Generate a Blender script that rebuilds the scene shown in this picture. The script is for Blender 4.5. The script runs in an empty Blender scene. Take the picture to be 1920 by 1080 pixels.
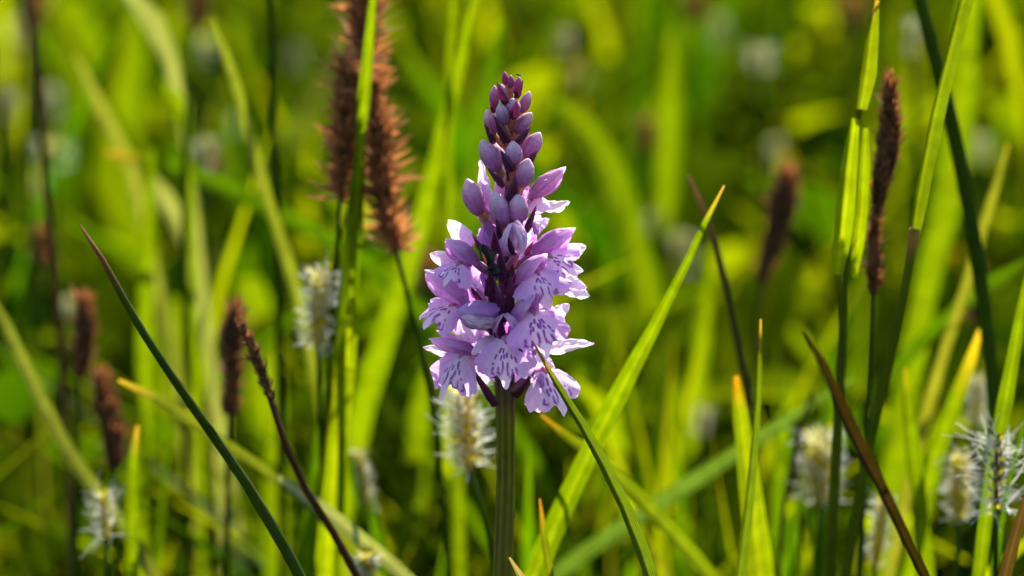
import bpy, math, random
import numpy as np
from mathutils import Vector, Matrix, noise

# ---------------------------------------------------------------- camera, sky, sun, exposure
S = bpy.context.scene
PITCH, DIST, ZC, LENS = math.radians(12.0), 0.70, 0.26, 131.25
CAM = Vector((0.0, -DIST * math.cos(PITCH), ZC + DIST * math.sin(PITCH)))
cam_d = bpy.data.cameras.new('camera'); cam = bpy.data.objects.new('camera', cam_d)
S.collection.objects.link(cam); S.camera = cam
cam.location = CAM; cam.rotation_euler = (math.pi / 2 - PITCH, 0, 0)
cam_d.lens = LENS; cam_d.sensor_width = 36; cam_d.clip_start = 0.01; cam_d.clip_end = 500
cam_d.dof.use_dof = True; cam_d.dof.focus_distance = DIST - 0.008
cam_d.dof.aperture_fstop = 11.5; cam_d.dof.aperture_blades = 0

SUN_EL, SUN_AZ = math.radians(47), math.radians(24)      # azimuth from +Y towards +X: behind the orchid, to its right
W = bpy.data.worlds.new('World'); S.world = W; W.use_nodes = True
nt = W.node_tree; nt.nodes.clear()
sky = nt.nodes.new('ShaderNodeTexSky'); sky.sky_type = 'NISHITA'; sky.sun_disc = False
sky.sun_elevation = SUN_EL; sky.sun_rotation = SUN_AZ; sky.air_density = 1.0; sky.dust_density = 1.2
bg = nt.nodes.new('ShaderNodeBackground'); bg.inputs[1].default_value = 0.085
wo = nt.nodes.new('ShaderNodeOutputWorld')
nt.links.new(sky.outputs[0], bg.inputs[0]); nt.links.new(bg.outputs[0], wo.inputs[0])
sd = bpy.data.lights.new('sun', 'SUN'); sd.energy = 5.0; sd.angle = math.radians(0.5); sd.color = (1.0, 0.93, 0.80)
sun = bpy.data.objects.new('sun', sd); S.collection.objects.link(sun)
sdir = Vector((math.sin(SUN_AZ) * math.cos(SUN_EL), math.cos(SUN_AZ) * math.cos(SUN_EL), math.sin(SUN_EL)))
sun.rotation_euler = (-sdir).to_track_quat('-Z', 'Y').to_euler(); sun.location = sdir * 5
vs = S.view_settings
vs.view_transform = 'Standard'; vs.look = 'None'; vs.gamma = 1.0; vs.use_curve_mapping = False; vs.exposure = 1.8
S.cycles.max_bounces = 7; S.cycles.diffuse_bounces = 5; S.cycles.glossy_bounces = 2; S.cycles.transmission_bounces = 5
S.cycles.sample_clamp_indirect = 6.0

# ---------------------------------------------------------------- helpers
col = S.collection
RIGHT = Vector((1, 0, 0))
FWD = Vector((0, math.cos(PITCH), -math.sin(PITCH)))
UPV = Vector((0, math.sin(PITCH), math.cos(PITCH)))
TOCAM = -FWD
PXF = LENS / 36 * 1920

def at(px, py, Y=0.0):
    "photo pixel -> point in the upright plane Y metres behind the orchid"
    d = FWD + RIGHT * ((px - 960) / PXF) - UPV * ((py - 540) / PXF)
    return CAM + d * ((Y - CAM.y) / d.y)

def pxs(Y=0.0): return (Y - CAM.y) / math.cos(PITCH) / PXF      # metres per photo pixel at that plane

def rnd(a, b): return random.uniform(a, b)

def mesh_obj(name, V, F, C=None, mat=None, parent=None, uv=None, smooth=True):
    me = bpy.data.meshes.new(name)
    V = np.asarray(V, dtype=np.float32)
    o = bpy.data.objects.new(name, me)
    me.from_pydata(V.tolist(), [], F)
    if smooth: me.polygons.foreach_set('use_smooth', [True] * len(me.polygons))
    if C is not None:
        a = me.color_attributes.new('Col', 'FLOAT_COLOR', 'POINT')
        C = np.asarray(C, dtype=np.float32)
        if C.shape[1] == 3: C = np.hstack([C, np.ones((len(C), 1), np.float32)])
        a.data.foreach_set('color', C.ravel())
    if uv is not None:
        l = me.uv_layers.new(name='UV'); idx = np.empty(len(me.loops), np.int32)
        me.loops.foreach_get('vertex_index', idx)
        l.data.foreach_set('uv', np.asarray(uv, np.float32)[idx].ravel())
    if mat: me.materials.append(mat)
    me.update()
    col.objects.link(o)
    if parent is not None:
        o.parent = parent; o.matrix_parent_inverse = parent.matrix_world.inverted() if parent.type != 'EMPTY' else Matrix.Translation(-parent.location)
    return o

def tag(o, label=None, cat=None, group=None, kind=None):
    if label: o['label'] = label
    if cat: o['category'] = cat
    if group: o['group'] = group
    if kind: o['kind'] = kind
    return o

def empty(name, loc, label, cat, group=None):
    o = bpy.data.objects.new(name, None); col.objects.link(o); o.location = loc; o.empty_display_size = 0.01
    return tag(o, label, cat, group)

def grid_faces(n, m, closed=False, off=0):
    F = []
    for i in range(n - 1):
        for j in range(m if closed else m - 1):
            a = i * m + j; b = i * m + (j + 1) % m
            F.append((off + a, off + b, off + b + m, off + a + m))
    return F

class MB:                       # collects shapes into one mesh
    def __init__(s): s.V = []; s.F = []; s.C = []; s.U = []
    def add(s, V, F, C, U=None):
        k = len(s.V); s.V += [tuple(v) for v in V]; s.F += [tuple(i + k for i in f) for f in F]
        s.C += [tuple(c) for c in C]; s.U += list(U) if U is not None else [(0, 0)] * len(V)
    def build(s, name, mat, parent=None, smooth=True): return mesh_obj(name, s.V, s.F, s.C, mat, parent, s.U, smooth)

def lerp(a, b, t): return tuple(x + (y - x) * t for x, y in zip(a, b))
def sstep(a, b, x):
    t = min(1, max(0, (x - a) / (b - a))); return t * t * (3 - 2 * t)
def interp(xs, ys, x):
    return float(np.interp(x, xs, ys))

def catmull(P, Wd, n):
    "smooth curve through the points, n samples spread by length; widths follow"
    P = [Vector(p) for p in P]
    L = [0]
    for a, b in zip(P, P[1:]): L.append(L[-1] + (b - a).length)
    out, w = [], []
    for k in range(n):
        s = L[-1] * k / (n - 1)
        i = 0
        while i < len(P) - 2 and L[i + 1] < s: i += 1
        t = (s - L[i]) / max(1e-9, L[i + 1] - L[i])
        p1, p2 = P[i], P[i + 1]
        p0 = P[i - 1] if i > 0 else p1 * 2 - p2
        p3 = P[i + 2] if i + 2 < len(P) else p2 * 2 - p1
        d1 = (p2 - p0) * .5; d2 = (p3 - p1) * .5
        seg = (p2 - p1).length
        if d1.length > 1e-9: d1 = d1.normalized() * seg
        if d2.length > 1e-9: d2 = d2.normalized() * seg
        t2, t3 = t * t, t * t * t
        out.append(p1 * (2 * t3 - 3 * t2 + 1) + d1 * (t3 - 2 * t2 + t) + p2 * (-2 * t3 + 3 * t2) + d2 * (t3 - t2))
        w.append(Wd[i] + (Wd[i + 1] - Wd[i]) * t)
    return out, w

def tangents(P):
    T = []
    for i in range(len(P)):
        a = P[max(0, i - 1)]; b = P[min(len(P) - 1, i + 1)]
        T.append((b - a).normalized())
    return T

# ---------------------------------------------------------------- materials
def new_mat(name):
    m = bpy.data.materials.new(name); m.use_nodes = True; n = m.node_tree; n.nodes.clear()
    return m, n, n.nodes, n.links

def sheet_mat(name, tmul, tr, rough, spec, noise_scale, noise_amt, stripes=0.0, bump=0.0, sheen=0.0):
    "thin living tissue: pigment from the mesh, broken up by noise; light passes through it"
    m, n, N, L = new_mat(name)
    at_ = N.new('ShaderNodeAttribute'); at_.attribute_name = 'Col'
    tc = N.new('ShaderNodeTexCoord')
    ns = N.new('ShaderNodeTexNoise'); ns.inputs['Scale'].default_value = noise_scale; ns.inputs['Detail'].default_value = 4
    L.new(tc.outputs['Object'], ns.inputs['Vector'])
    mr = N.new('ShaderNodeMapRange'); mr.inputs['From Min'].default_value = .25; mr.inputs['From Max'].default_value = .75
    mr.inputs['To Min'].default_value = 1 - noise_amt; mr.inputs['To Max'].default_value = 1 + noise_amt
    L.new(ns.outputs['Fac'], mr.inputs['Value'])
    fac = mr.outputs[0]
    if stripes:
        uv = N.new('ShaderNodeUVMap'); uv.uv_map = 'UV'
        mp = N.new('ShaderNodeMapping'); mp.inputs['Scale'].default_value = (1, .02, 1)
        L.new(uv.outputs[0], mp.inputs[0])
        wv = N.new('ShaderNodeTexWave'); wv.inputs['Scale'].default_value = 2.6; wv.inputs['Distortion'].default_value = 1.2
        wv.inputs['Detail'].default_value = 2
        L.new(mp.outputs[0], wv.inputs[0])
        mr2 = N.new('ShaderNodeMapRange'); mr2.inputs['To Min'].default_value = 1 - stripes; mr2.inputs['To Max'].default_value = 1 + stripes
        L.new(wv.outputs['Fac'], mr2.inputs['Value'])
        mu = N.new('ShaderNodeMath'); mu.operation = 'MULTIPLY'; L.new(fac, mu.inputs[0]); L.new(mr2.outputs[0], mu.inputs[1]); fac = mu.outputs[0]
    vm = N.new('ShaderNodeVectorMath'); vm.operation = 'SCALE'
    L.new(at_.outputs['Color'], vm.inputs[0]); L.new(fac, vm.inputs['Scale'])
    vt = N.new('ShaderNodeVectorMath'); vt.operation = 'MULTIPLY'; vt.inputs[1].default_value = tmul
    L.new(vm.outputs[0], vt.inputs[0])
    vmin = N.new('ShaderNodeVectorMath'); vmin.operation = 'MINIMUM'; vmin.inputs[1].default_value = (.93, .93, .93)
    L.new(vt.outputs[0], vmin.inputs[0])
    if spec == 0:
        p = N.new('ShaderNodeBsdfDiffuse'); L.new(vm.outputs[0], p.inputs['Color'])
    else:
        p = N.new('ShaderNodeBsdfPrincipled'); p.inputs['Roughness'].default_value = rough
        p.inputs['Specular IOR Level'].default_value = spec
        L.new(vm.outputs[0], p.inputs['Base Color'])
    if sheen:
        p.inputs['Sheen Weight'].default_value = sheen
    t = N.new('ShaderNodeBsdfTranslucent'); L.new(vmin.outputs[0], t.inputs['Color'])
    if bump:
        b = N.new('ShaderNodeBump'); b.inputs['Strength'].default_value = bump; b.inputs['Distance'].default_value = 0.0003
        L.new(fac, b.inputs['Height']); L.new(b.outputs[0], p.inputs['Normal'])
    mx = N.new('ShaderNodeMixShader'); mx.inputs[0].default_value = tr
    L.new(p.outputs[0], mx.inputs[1]); L.new(t.outputs[0], mx.inputs[2])
    out = N.new('ShaderNodeOutputMaterial'); L.new(mx.outputs[0], out.inputs['Surface'])
    return m

M = {}
M['leaf'] = sheet_mat('grass_leaf', (2.5, 2.25, .3), .50, .5, .06, 260, .26, stripes=.26, bump=.5)
M['sward'] = sheet_mat('sward_leaf', (2.75, 2.5, .3), .55, .7, 0, 60, .12)
M['stem'] = sheet_mat('grass_stem', (2.3, 2.0, .4), .32, .55, .06, 200, .22, stripes=.2, bump=.4)
M['dry'] = sheet_mat('dry_scale', (1.4, 1.1, .8), .45, .7, .15, 500, .3)
M['fluff'] = sheet_mat('white_stigma', (1.0, 1.0, .95), .45, .6, .2, 400, .1)
M['petal'] = sheet_mat('orchid_petal', (1.14, .98, 1.12), .50, .5, .25, 900, .10, bump=.5, sheen=.1)
M['bud'] = sheet_mat('orchid_bud', (1.15, .95, 1.1), .28, .42, .35, 1100, .16, bump=.35)
M['bract'] = sheet_mat('orchid_bract', (1.9, .9, 1.5), .22, .38, .4, 900, .25, bump=.4)
M['ostem'] = sheet_mat('orchid_stem', (1.6, 1.5, .5), .14, .5, .12, 350, .2, stripes=.28, bump=.6)

def chitin(name, c, rough):
    m, n, N, L = new_mat(name)
    p = N.new('ShaderNodeBsdfPrincipled'); p.inputs['Roughness'].default_value = rough; p.inputs['Specular IOR Level'].default_value = .2
    ns = N.new('ShaderNodeTexNoise'); ns.inputs['Scale'].default_value = 2500
    cr = N.new('ShaderNodeValToRGB'); cr.color_ramp.elements[0].color = (*[x * .5 for x in c], 1); cr.color_ramp.elements[1].color = (*[min(1, x * 1.5) for x in c], 1)
    L.new(ns.outputs['Fac'], cr.inputs[0]); L.new(cr.outputs[0], p.inputs['Base Color'])
    out = N.new('ShaderNodeOutputMaterial'); L.new(p.outputs[0], out.inputs[0]); return m
M['black'] = chitin('black_chitin', (.005, .005, .007), .5)
M['orange'] = chitin('orange_chitin', (.55, .14, .015), .35)

def wing_mat():
    m, n, N, L = new_mat('clear_wing')
    g = N.new('ShaderNodeBsdfGlossy'); g.inputs['Roughness'].default_value = .15
    t = N.new('ShaderNodeBsdfTransparent'); ns = N.new('ShaderNodeTexNoise'); ns.inputs['Scale'].default_value = 3000
    mr = N.new('ShaderNodeMapRange'); mr.inputs['To Min'].default_value = .6; mr.inputs['To Max'].default_value = .9
    L.new(ns.outputs['Fac'], mr.inputs[0])
    mx = N.new('ShaderNodeMixShader'); L.new(mr.outputs[0], mx.inputs[0]); L.new(g.outputs[0], mx.inputs[1]); L.new(t.outputs[0], mx.inputs[2])
    out = N.new('ShaderNodeOutputMaterial'); L.new(mx.outputs[0], out.inputs[0]); return m
M['wing'] = wing_mat()

def ground_mat():
    m, n, N, L = new_mat('meadow_soil')
    tc = N.new('ShaderNodeTexCoord')
    a = N.new('ShaderNodeTexNoise'); a.inputs['Scale'].default_value = 60; a.inputs['Detail'].default_value = 8
    b = N.new('ShaderNodeTexNoise'); b.inputs['Scale'].default_value = 3; b.inputs['Detail'].default_value = 5
    L.new(tc.outputs['Object'], a.inputs[0]); L.new(tc.outputs['Object'], b.inputs[0])
    r1 = N.new('ShaderNodeValToRGB'); r1.color_ramp.elements[0].color = (.012, .010, .004, 1); r1.color_ramp.elements[0].position = .35
    r1.color_ramp.elements[1].color = (.02, .035, .004, 1); r1.color_ramp.elements[1].position = .65
    r2 = N.new('ShaderNodeValToRGB'); r2.color_ramp.elements[0].color = (.015, .03, .003, 1); r2.color_ramp.elements[1].color = (.035, .055, .005, 1)
    L.new(a.outputs[0], r1.inputs[0]); L.new(b.outputs[0], r2.inputs[0])
    mx = N.new('ShaderNodeMixRGB'); mx.inputs[0].default_value = .35; L.new(r1.outputs[0], mx.inputs[1]); L.new(r2.outputs[0], mx.inputs[2])
    p = N.new('ShaderNodeBsdfPrincipled'); p.inputs['Roughness'].default_value = .9; p.inputs['Specular IOR Level'].default_value = .05; L.new(mx.outputs[0], p.inputs['Base Color'])
    bm = N.new('ShaderNodeBump'); bm.inputs['Distance'].default_value = .01; L.new(a.outputs[0], bm.inputs['Height']); L.new(bm.outputs[0], p.inputs['Normal'])
    out = N.new('ShaderNodeOutputMaterial'); L.new(p.outputs[0], out.inputs[0]); return m
M['ground'] = ground_mat()

# ---------------------------------------------------------------- ground and the uncountable sward
def make_ground():
    xs = np.concatenate([[-200, -60, -20, -8], np.linspace(-4, 4, 41), [8, 20, 60, 200]])
    ys = np.concatenate([[-200, -60, -20, -6], np.linspace(-2, 8, 51), [12, 25, 60, 200]])
    V = []; F = []
    for y in ys:
        for x in xs:
            z = 0.012 * noise.noise(Vector((x * 2.1, y * 2.1, 0))) if abs(x) < 5 and -3 < y < 9 else 0
            V.append((x, y, z - .012))
    F = grid_faces(len(ys), len(xs))
    o = mesh_obj('ground', V, F, None, M['ground']); tag(o, 'mossy meadow soil under the grass', 'ground', kind='structure')
make_ground()

YG = ((.030, .066, .0008), (.018, .050, .0008), (.011, .037, .0008), (.006, .024, .0008), (.0035, .014, .0006), (.05, .065, .030), (.085, .052, .016), (.082, .110, .0008))  # the pale greyish entry paints sky glints into the colour of some blades
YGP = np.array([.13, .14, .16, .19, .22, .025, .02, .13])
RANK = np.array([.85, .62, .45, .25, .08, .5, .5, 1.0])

def sward(name, seed, n, yr, hfun, wr, label, lean=.8, clear=True, nseg=5, kind='stuff'):
    rng = np.random.default_rng(seed)
    Y = rng.uniform(yr[0], yr[1], n * 3)
    half = .137 * (Y + .7).clip(0) + (.28 if yr[1] < 2 else .55)
    X = rng.uniform(-1, 1, n * 3) * (.137 * (yr[1] + .7) + (.28 if yr[1] < 2 else .55))
    keep = np.abs(X) < half
    X, Y = X[keep][:n], Y[keep][:n]; k = len(X)
    H = hfun(Y, rng, k)
    az = rng.uniform(0, 2 * np.pi, k); ln = np.minimum(np.abs(rng.normal(0, lean, k)), 1.15) * H
    drp = rng.uniform(0, .45, k) ** 2
    wid = rng.uniform(wr[0], wr[1], k) * (.6 + .8 * (H / .2).clip(.3, 1.3))
    face = rng.uniform(0, np.pi, k)
    clump = np.array([noise.noise(Vector((x * 9, y * 5, seed * .0))) + .5 * noise.noise(Vector((x * 23, y * 13, 4))) for x, y in zip(X, Y)])
    H = H * (1 + .6 * np.clip(clump, -.7, .7))
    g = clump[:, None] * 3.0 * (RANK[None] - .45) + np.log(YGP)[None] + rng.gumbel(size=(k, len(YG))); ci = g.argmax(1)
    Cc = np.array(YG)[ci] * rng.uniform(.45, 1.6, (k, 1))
    dx, dy = np.cos(az), np.sin(az)
    sx, sy = np.cos(face), np.sin(face)
    rows = []; cols = []
    wp = np.interp(np.linspace(0, 1, nseg + 1), [0, .25, .6, .85, 1], [.55, 1, .85, .45, .02])
    for i in range(nseg + 1):
        t = i / nseg
        out_ = ln * t ** 1.8
        z = H * (t - drp * t ** 4) - .012
        fold = wid * .22 * wp[i]
        cx = X + dx * out_; cy = Y + dy * out_
        w = wid * .5 * wp[i]
        tw = face + t * .8 * np.sin(az * 3)
        sx, sy = np.cos(tw), np.sin(tw)
        rows.append(np.stack([cx - sx * w, cy - sy * w, z], 1))
        rows.append(np.stack([cx - sy * fold, cy + sx * fold, z], 1))
        rows.append(np.stack([cx + sx * w, cy + sy * w, z], 1))
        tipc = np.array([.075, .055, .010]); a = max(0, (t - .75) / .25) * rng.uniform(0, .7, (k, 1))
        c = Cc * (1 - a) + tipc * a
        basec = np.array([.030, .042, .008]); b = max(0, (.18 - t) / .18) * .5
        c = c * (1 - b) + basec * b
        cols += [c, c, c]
    m = 3 * (nseg + 1)
    V = np.stack(rows, 1).reshape(-1, 3); C = np.stack(cols, 1).reshape(-1, 3)
    f = []
    for i in range(nseg):
        a = 3 * i
        f += [(a, a + 1, a + 4, a + 3), (a + 1, a + 2, a + 5, a + 4)]
    f = np.array(f)
    Fq = (f[None] + (np.arange(k) * m)[:, None, None]).reshape(-1, 4)
    me = bpy.data.meshes.new(name)
    me.vertices.add(len(V)); me.vertices.foreach_set('co', V.astype(np.float32).ravel())
    me.loops.add(Fq.size); me.loops.foreach_set('vertex_index', Fq.astype(np.int32).ravel())
    me.polygons.add(len(Fq)); me.polygons.foreach_set('loop_start', np.arange(0, Fq.size, 4, dtype=np.int32))
    me.polygons.foreach_set('use_smooth', np.ones(len(Fq), bool))
    me.update(calc_edges=True)
    a = me.color_attributes.new('Col', 'FLOAT_COLOR', 'POINT')
    a.data.foreach_set('color', np.hstack([C, np.ones((len(C), 1))]).astype(np.float32).ravel())
    me.materials.append(M['sward'])
    o = bpy.data.objects.new(name, me); col.objects.link(o)
    tag(o, label, 'grass', kind=kind)
    return o

def h_near(Y, r, k): return r.uniform(.05, .155, k)
def h_mid(Y, r, k):
    top = .190 - .05 * ((Y - .1) / .5)               # the sward's general top, seen in the lower half of the picture
    return top * r.uniform(.45, 1.0, k)
def h_tall(Y, r, k): return r.uniform(.17, .33, k)
def h_far(Y, r, k): return r.uniform(.08, .20, k) * (1 + .6 * (r.random(k) < .12))
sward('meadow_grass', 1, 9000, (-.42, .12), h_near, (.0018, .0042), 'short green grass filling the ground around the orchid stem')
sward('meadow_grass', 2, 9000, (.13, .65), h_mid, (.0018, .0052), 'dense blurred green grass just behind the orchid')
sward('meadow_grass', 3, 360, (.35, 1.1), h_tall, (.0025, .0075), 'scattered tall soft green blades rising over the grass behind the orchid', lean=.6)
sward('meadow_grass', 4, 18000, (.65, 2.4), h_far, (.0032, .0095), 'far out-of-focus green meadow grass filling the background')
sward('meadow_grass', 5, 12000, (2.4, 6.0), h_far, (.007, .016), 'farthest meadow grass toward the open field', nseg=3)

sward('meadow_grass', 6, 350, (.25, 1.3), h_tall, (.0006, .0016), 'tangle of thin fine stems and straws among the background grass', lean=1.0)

# ---------------------------------------------------------------- herb leaves in the sward
def herb_leaves(name, seed, n, yr, label):
    rng = random.Random(seed); mb = MB()
    for _ in range(n):
        Y = rng.uniform(*yr); X = rng.uniform(-1, 1) * (.137 * (Y + .7) + .15)
        h = rng.uniform(.04, .17); L = rng.uniform(.02, .05); w = L * rng.uniform(.22, .42)
        az = rng.uniform(0, 6.283); el = rng.uniform(.1, 1.2)
        d = Vector((math.cos(az) * math.cos(el), math.sin(az) * math.cos(el), math.sin(el)))
        s = d.cross(Vector((0, 0, 1))).normalized(); nn = s.cross(d)
        B = Vector((X, Y, h)); c = lerp((.006, .024, .0006), (.10, .135, .001), rng.random() ** 1.5); V = []; C = []
        for i in range(6):
            t = i / 5; ww = w * (math.sin(math.pi * min(.98, t * .93 + .06)) ** .8)
            p = B + d * (L * t) - nn * (L * .25 * t * t)
            V += [p - s * ww + nn * ww * .3, p, p + s * ww + nn * ww * .3]; C += [c] * 3
        F = grid_faces(6, 3); k = len(V)
        g = Vector((X - d.x * .01, Y - d.y * .01, -.01)); e = s * .0007
        V += [g - e, g + e, B + e, B - e]; C += [lerp(c, (.1, .1, .03), .5)] * 4; F.append((k, k + 1, k + 2, k + 3))
        mb.add(V, F, C)
    o = mb.build(name, M['sward']); tag(o, label, 'plants', kind='stuff')
herb_leaves('meadow_herbs', 7, 1300, (.25, 1.0), 'low broad green herb leaves among the grass behind the orchid')
herb_leaves('meadow_herbs', 8, 3000, (.9, 2.6), 'distant broad green herb leaves in the background meadow')

# ---------------------------------------------------------------- traced grass: blades and stems
def to_ground(P, Wd, k=.16):
    "carry a curve on down from its last point until it meets the soil"
    P = list(P); Wd = list(Wd)
    t = (P[-1] - P[-2]).normalized() if len(P) > 1 else Vector((0, 0, -1))
    if t.z > -.15: t = (t + Vector((0, 0, -.5))).normalized()
    while P[-1].z > -.006 and len(P) < 60:
        t = (t * (1 - k) + Vector((0, 0, -1)) * k).normalized()
        P.append(P[-1] + t * .018); Wd.append(Wd[-1])
    return P, Wd

def trace(pts, widths, Y, up=0.0):
    n = len(pts)
    Ys = [Y] * n if not isinstance(Y, (tuple, list)) else [Y[0] + (Y[1] - Y[0]) * i / (n - 1) for i in range(n)]
    P = [at(x, y, yy) for (x, y), yy in zip(pts, Ys)]
    if len(widths) != n: widths = np.interp(np.linspace(0, 1, n), np.linspace(0, 1, len(widths)), widths)
    Wd = [w * pxs(yy) for w, yy in zip(widths, Ys)]
    if up:
        t = (P[0] - P[1]).normalized(); q = []; qw = []
        for i in (1, 2, 3):
            q.insert(0, P[0] + t * up * i / 3 + Vector((.004 * i * i * (1 if t.x > 0 else -1), 0, -.001 * i * i)) * (up / .05))
            qw.insert(0, Wd[0] * (1 - i / 3) + 1e-5)
        P = q + P; Wd = qw + Wd
    return P, Wd

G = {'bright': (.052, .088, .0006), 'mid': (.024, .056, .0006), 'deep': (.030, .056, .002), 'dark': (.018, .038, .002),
     'pale': (.15, .19, .09), 'blue': (.030, .060, .020), 'yellow': (.11, .105, .004), 'brown': (.05, .025, .009), 'straw': (.19, .12, .035)}  # pale: the sky's reflection on these leaves is painted into their colour
KC = .68

def blade(pts, widths, Y, c, label, yaw=0.0, tip=None, tiplen=.12, fold=.25, mat='leaf', up=0.0, name='grass_shoot',
          group=None, n=None, twist=0.0, wave=0.0, edge=None, cat='grass', ext=True, parent=None):
    P, Wd = trace(pts, widths, Y, up)
    vis = sum((b - a).length for a, b in zip(P, P[1:]))
    if ext: P, Wd = to_ground(P, Wd)
    n = n or 34
    P, Wd = catmull(P, Wd, n); T = tangents(P)
    c = G[c] if isinstance(c, str) else tuple(x * KC for x in c); tipc = G[tip] if isinstance(tip, str) else tip
    m = 7; V = []; C = []; U = []; s0 = random.random() * 9; acc = 0
    for i, (p, w, t) in enumerate(zip(P, Wd, T)):
        if i: acc += (p - P[i - 1]).length
        a = yaw + twist * i / n + wave * math.sin(i * .55 + s0)
        f = Vector((math.sin(a), -math.cos(a), .12))
        s = t.cross(f).normalized(); nn = s.cross(t).normalized()
        if nn.dot(f) < 0: nn = -nn
        hw = w * .5 / max(.35, math.cos(a))
        ww = hw * (1 + .16 * noise.noise(Vector((acc * 90, s0, 0))))
        for j in range(m):
            v = (j / (m - 1)) * 2 - 1
            V.append(p + s * (v * ww) + nn * (fold * hw * (abs(v) - .5)))
            cc = c
            if tipc is not None: cc = lerp(tipc, c, sstep(0, tiplen * max(vis, .02), acc + .004 * noise.noise(Vector((v * 2, acc * 200, s0)))))
            if edge is not None and v > .9: cc = lerp(cc, edge, .7 * sstep(.02, .03, acc) * sstep(.045, .035, acc))
            if abs(v) < .1: cc = (cc[0] * 1.7, cc[1] * 1.45, cc[2] * 2)
            k = 1 + .22 * noise.noise(Vector((acc * 60, v * .6, s0 + 3)))
            C.append(tuple(x * k for x in cc)); U.append((v * .5 + .5, acc * 100))
    o = mesh_obj(name, V, grid_faces(n, m), C, M[mat], parent, U)
    if label: tag(o, label, cat, group)
    return o

def tube_geo(P, R, c, ns=10, ridge=0.0, nr=5, colfun=None):
    T = tangents(P); V = []; C = []; U = []
    ref = Vector((0, -1, .1)); acc = 0
    for i, (p, r, t) in enumerate(zip(P, R, T)):
        if i: acc += (p - P[i - 1]).length
        s = t.cross(ref)
        if s.length < 1e-4: s = t.cross(Vector((1, 0, 0)))
        s.normalize(); q = s.cross(t).normalized()
        for j in range(ns):
            a = 2 * math.pi * j / ns; rr = r * (1 + ridge * math.cos(nr * a))
            V.append(p + s * (math.cos(a) * rr) + q * (math.sin(a) * rr))
            C.append(colfun(i / (len(P) - 1), a) if colfun else c); U.append((j / ns, acc * 100))
    F = grid_faces(len(P), ns, True)
    F.append(tuple(range(ns))[::-1]); F.append(tuple(len(V) - ns + j for j in range(ns)))
    return V, F, C, U

def stalk(pts, widths, Y, c, label=None, tip=None, up=0.0, name='grass_stalk', mat='stem', n=36, ridge=.06, tiplen=.12, group=None, parent=None, cat='grass', ext=True):
    P, Wd = trace(pts, widths, Y, up)
    vis = sum((b - a).length for a, b in zip(P, P[1:]))
    if ext: P, Wd = to_ground(P, Wd, .2)
    L = sum((b - a).length for a, b in zip(P, P[1:]))
    P, Wd = catmull(P, Wd, n)
    c = G[c] if isinstance(c, str) else tuple(x * KC for x in c); tipc = G[tip] if isinstance(tip, str) else tip; s0 = random.random() * 9
    def cf(t, a):
        k = 1 + .25 * noise.noise(Vector((t * 14, a * .6, s0)))
        cc = lerp(tipc, c, sstep(0, tiplen * vis / L, t)) if tipc is not None else c
        return tuple(x * k for x in cc)
    V, F, C, U = tube_geo(P, [w * .5 for w in Wd], c, 10, ridge, 5, cf)
    o = mesh_obj(name, V, F, C, M[mat], parent, U)
    if label: tag(o, label, cat, group)
    return o

# ---------------------------------------------------------------- sedge spikes
def scale_spike(P, R, nsc, colr, seed, flare=.55, length=.0032, wid=.0007):
    "a core carrying overlapping narrow scales that stand out from it"
    rg = random.Random(seed); mb = MB()
    Q, Rr = catmull(P, R, 16)
    V, F, C, U = tube_geo(Q, [r * (.5 if flare > .6 else .8) for r in Rr], colr[0] if flare > .6 else colr[1], 8)
    mb.add(V, F, C, U); T = tangents(Q)
    for k in range(nsc):
        x = rg.random() * 15; i = min(14, int(x)); f = x - i
        p = Q[i].lerp(Q[i + 1], f); t = -T[i]; r = Rr[i] + (Rr[i + 1] - Rr[i]) * f      # scales point to the tip end
        a = rg.uniform(0, 6.283); s = t.cross(Vector((0, 1, .1))).normalized(); q = s.cross(t)
        o = s * math.cos(a) + q * math.sin(a)
        tuft = noise.noise(Vector((x * 1.3, math.cos(a) * 1.6, math.sin(a) * 1.6 + seed * 7)))
        if rg.random() > .62 + 1.1 * tuft: continue
        fl = flare * rg.uniform(.2, 1.2) * (1 + 1.2 * tuft); d = (t * (1 - fl * .4) + o * fl + Vector((rg.gauss(0, .28), rg.gauss(0, .28), rg.gauss(0, .28)))).normalized()
        L = length * rg.uniform(.5, 1.5) * (1 + .5 * tuft); w = wid * rg.uniform(.6, 1.3)
        b = p + o * (r * (.42 if flare > .6 else .72)); sd_ = d.cross(o)
        if sd_.length < 1e-4: continue
        sd_.normalize()
        c = lerp(colr[1], colr[2], rg.random() ** 1.3); c2 = lerp(c, colr[2], .5)
        m1 = b + d * (L * .5) + o * (w * .2)
        mb.add([b - sd_ * w * .35, b + sd_ * w * .35, m1 + sd_ * w * .5, m1 - sd_ * w * .5, b + d * L], [(0, 1, 2, 3), (3, 2, 4)], [c, c, c2, c2, c2])
    return mb

BRN = ((.025, .013, .008), (.07, .028, .012), (.42, .20, .085))

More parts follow.
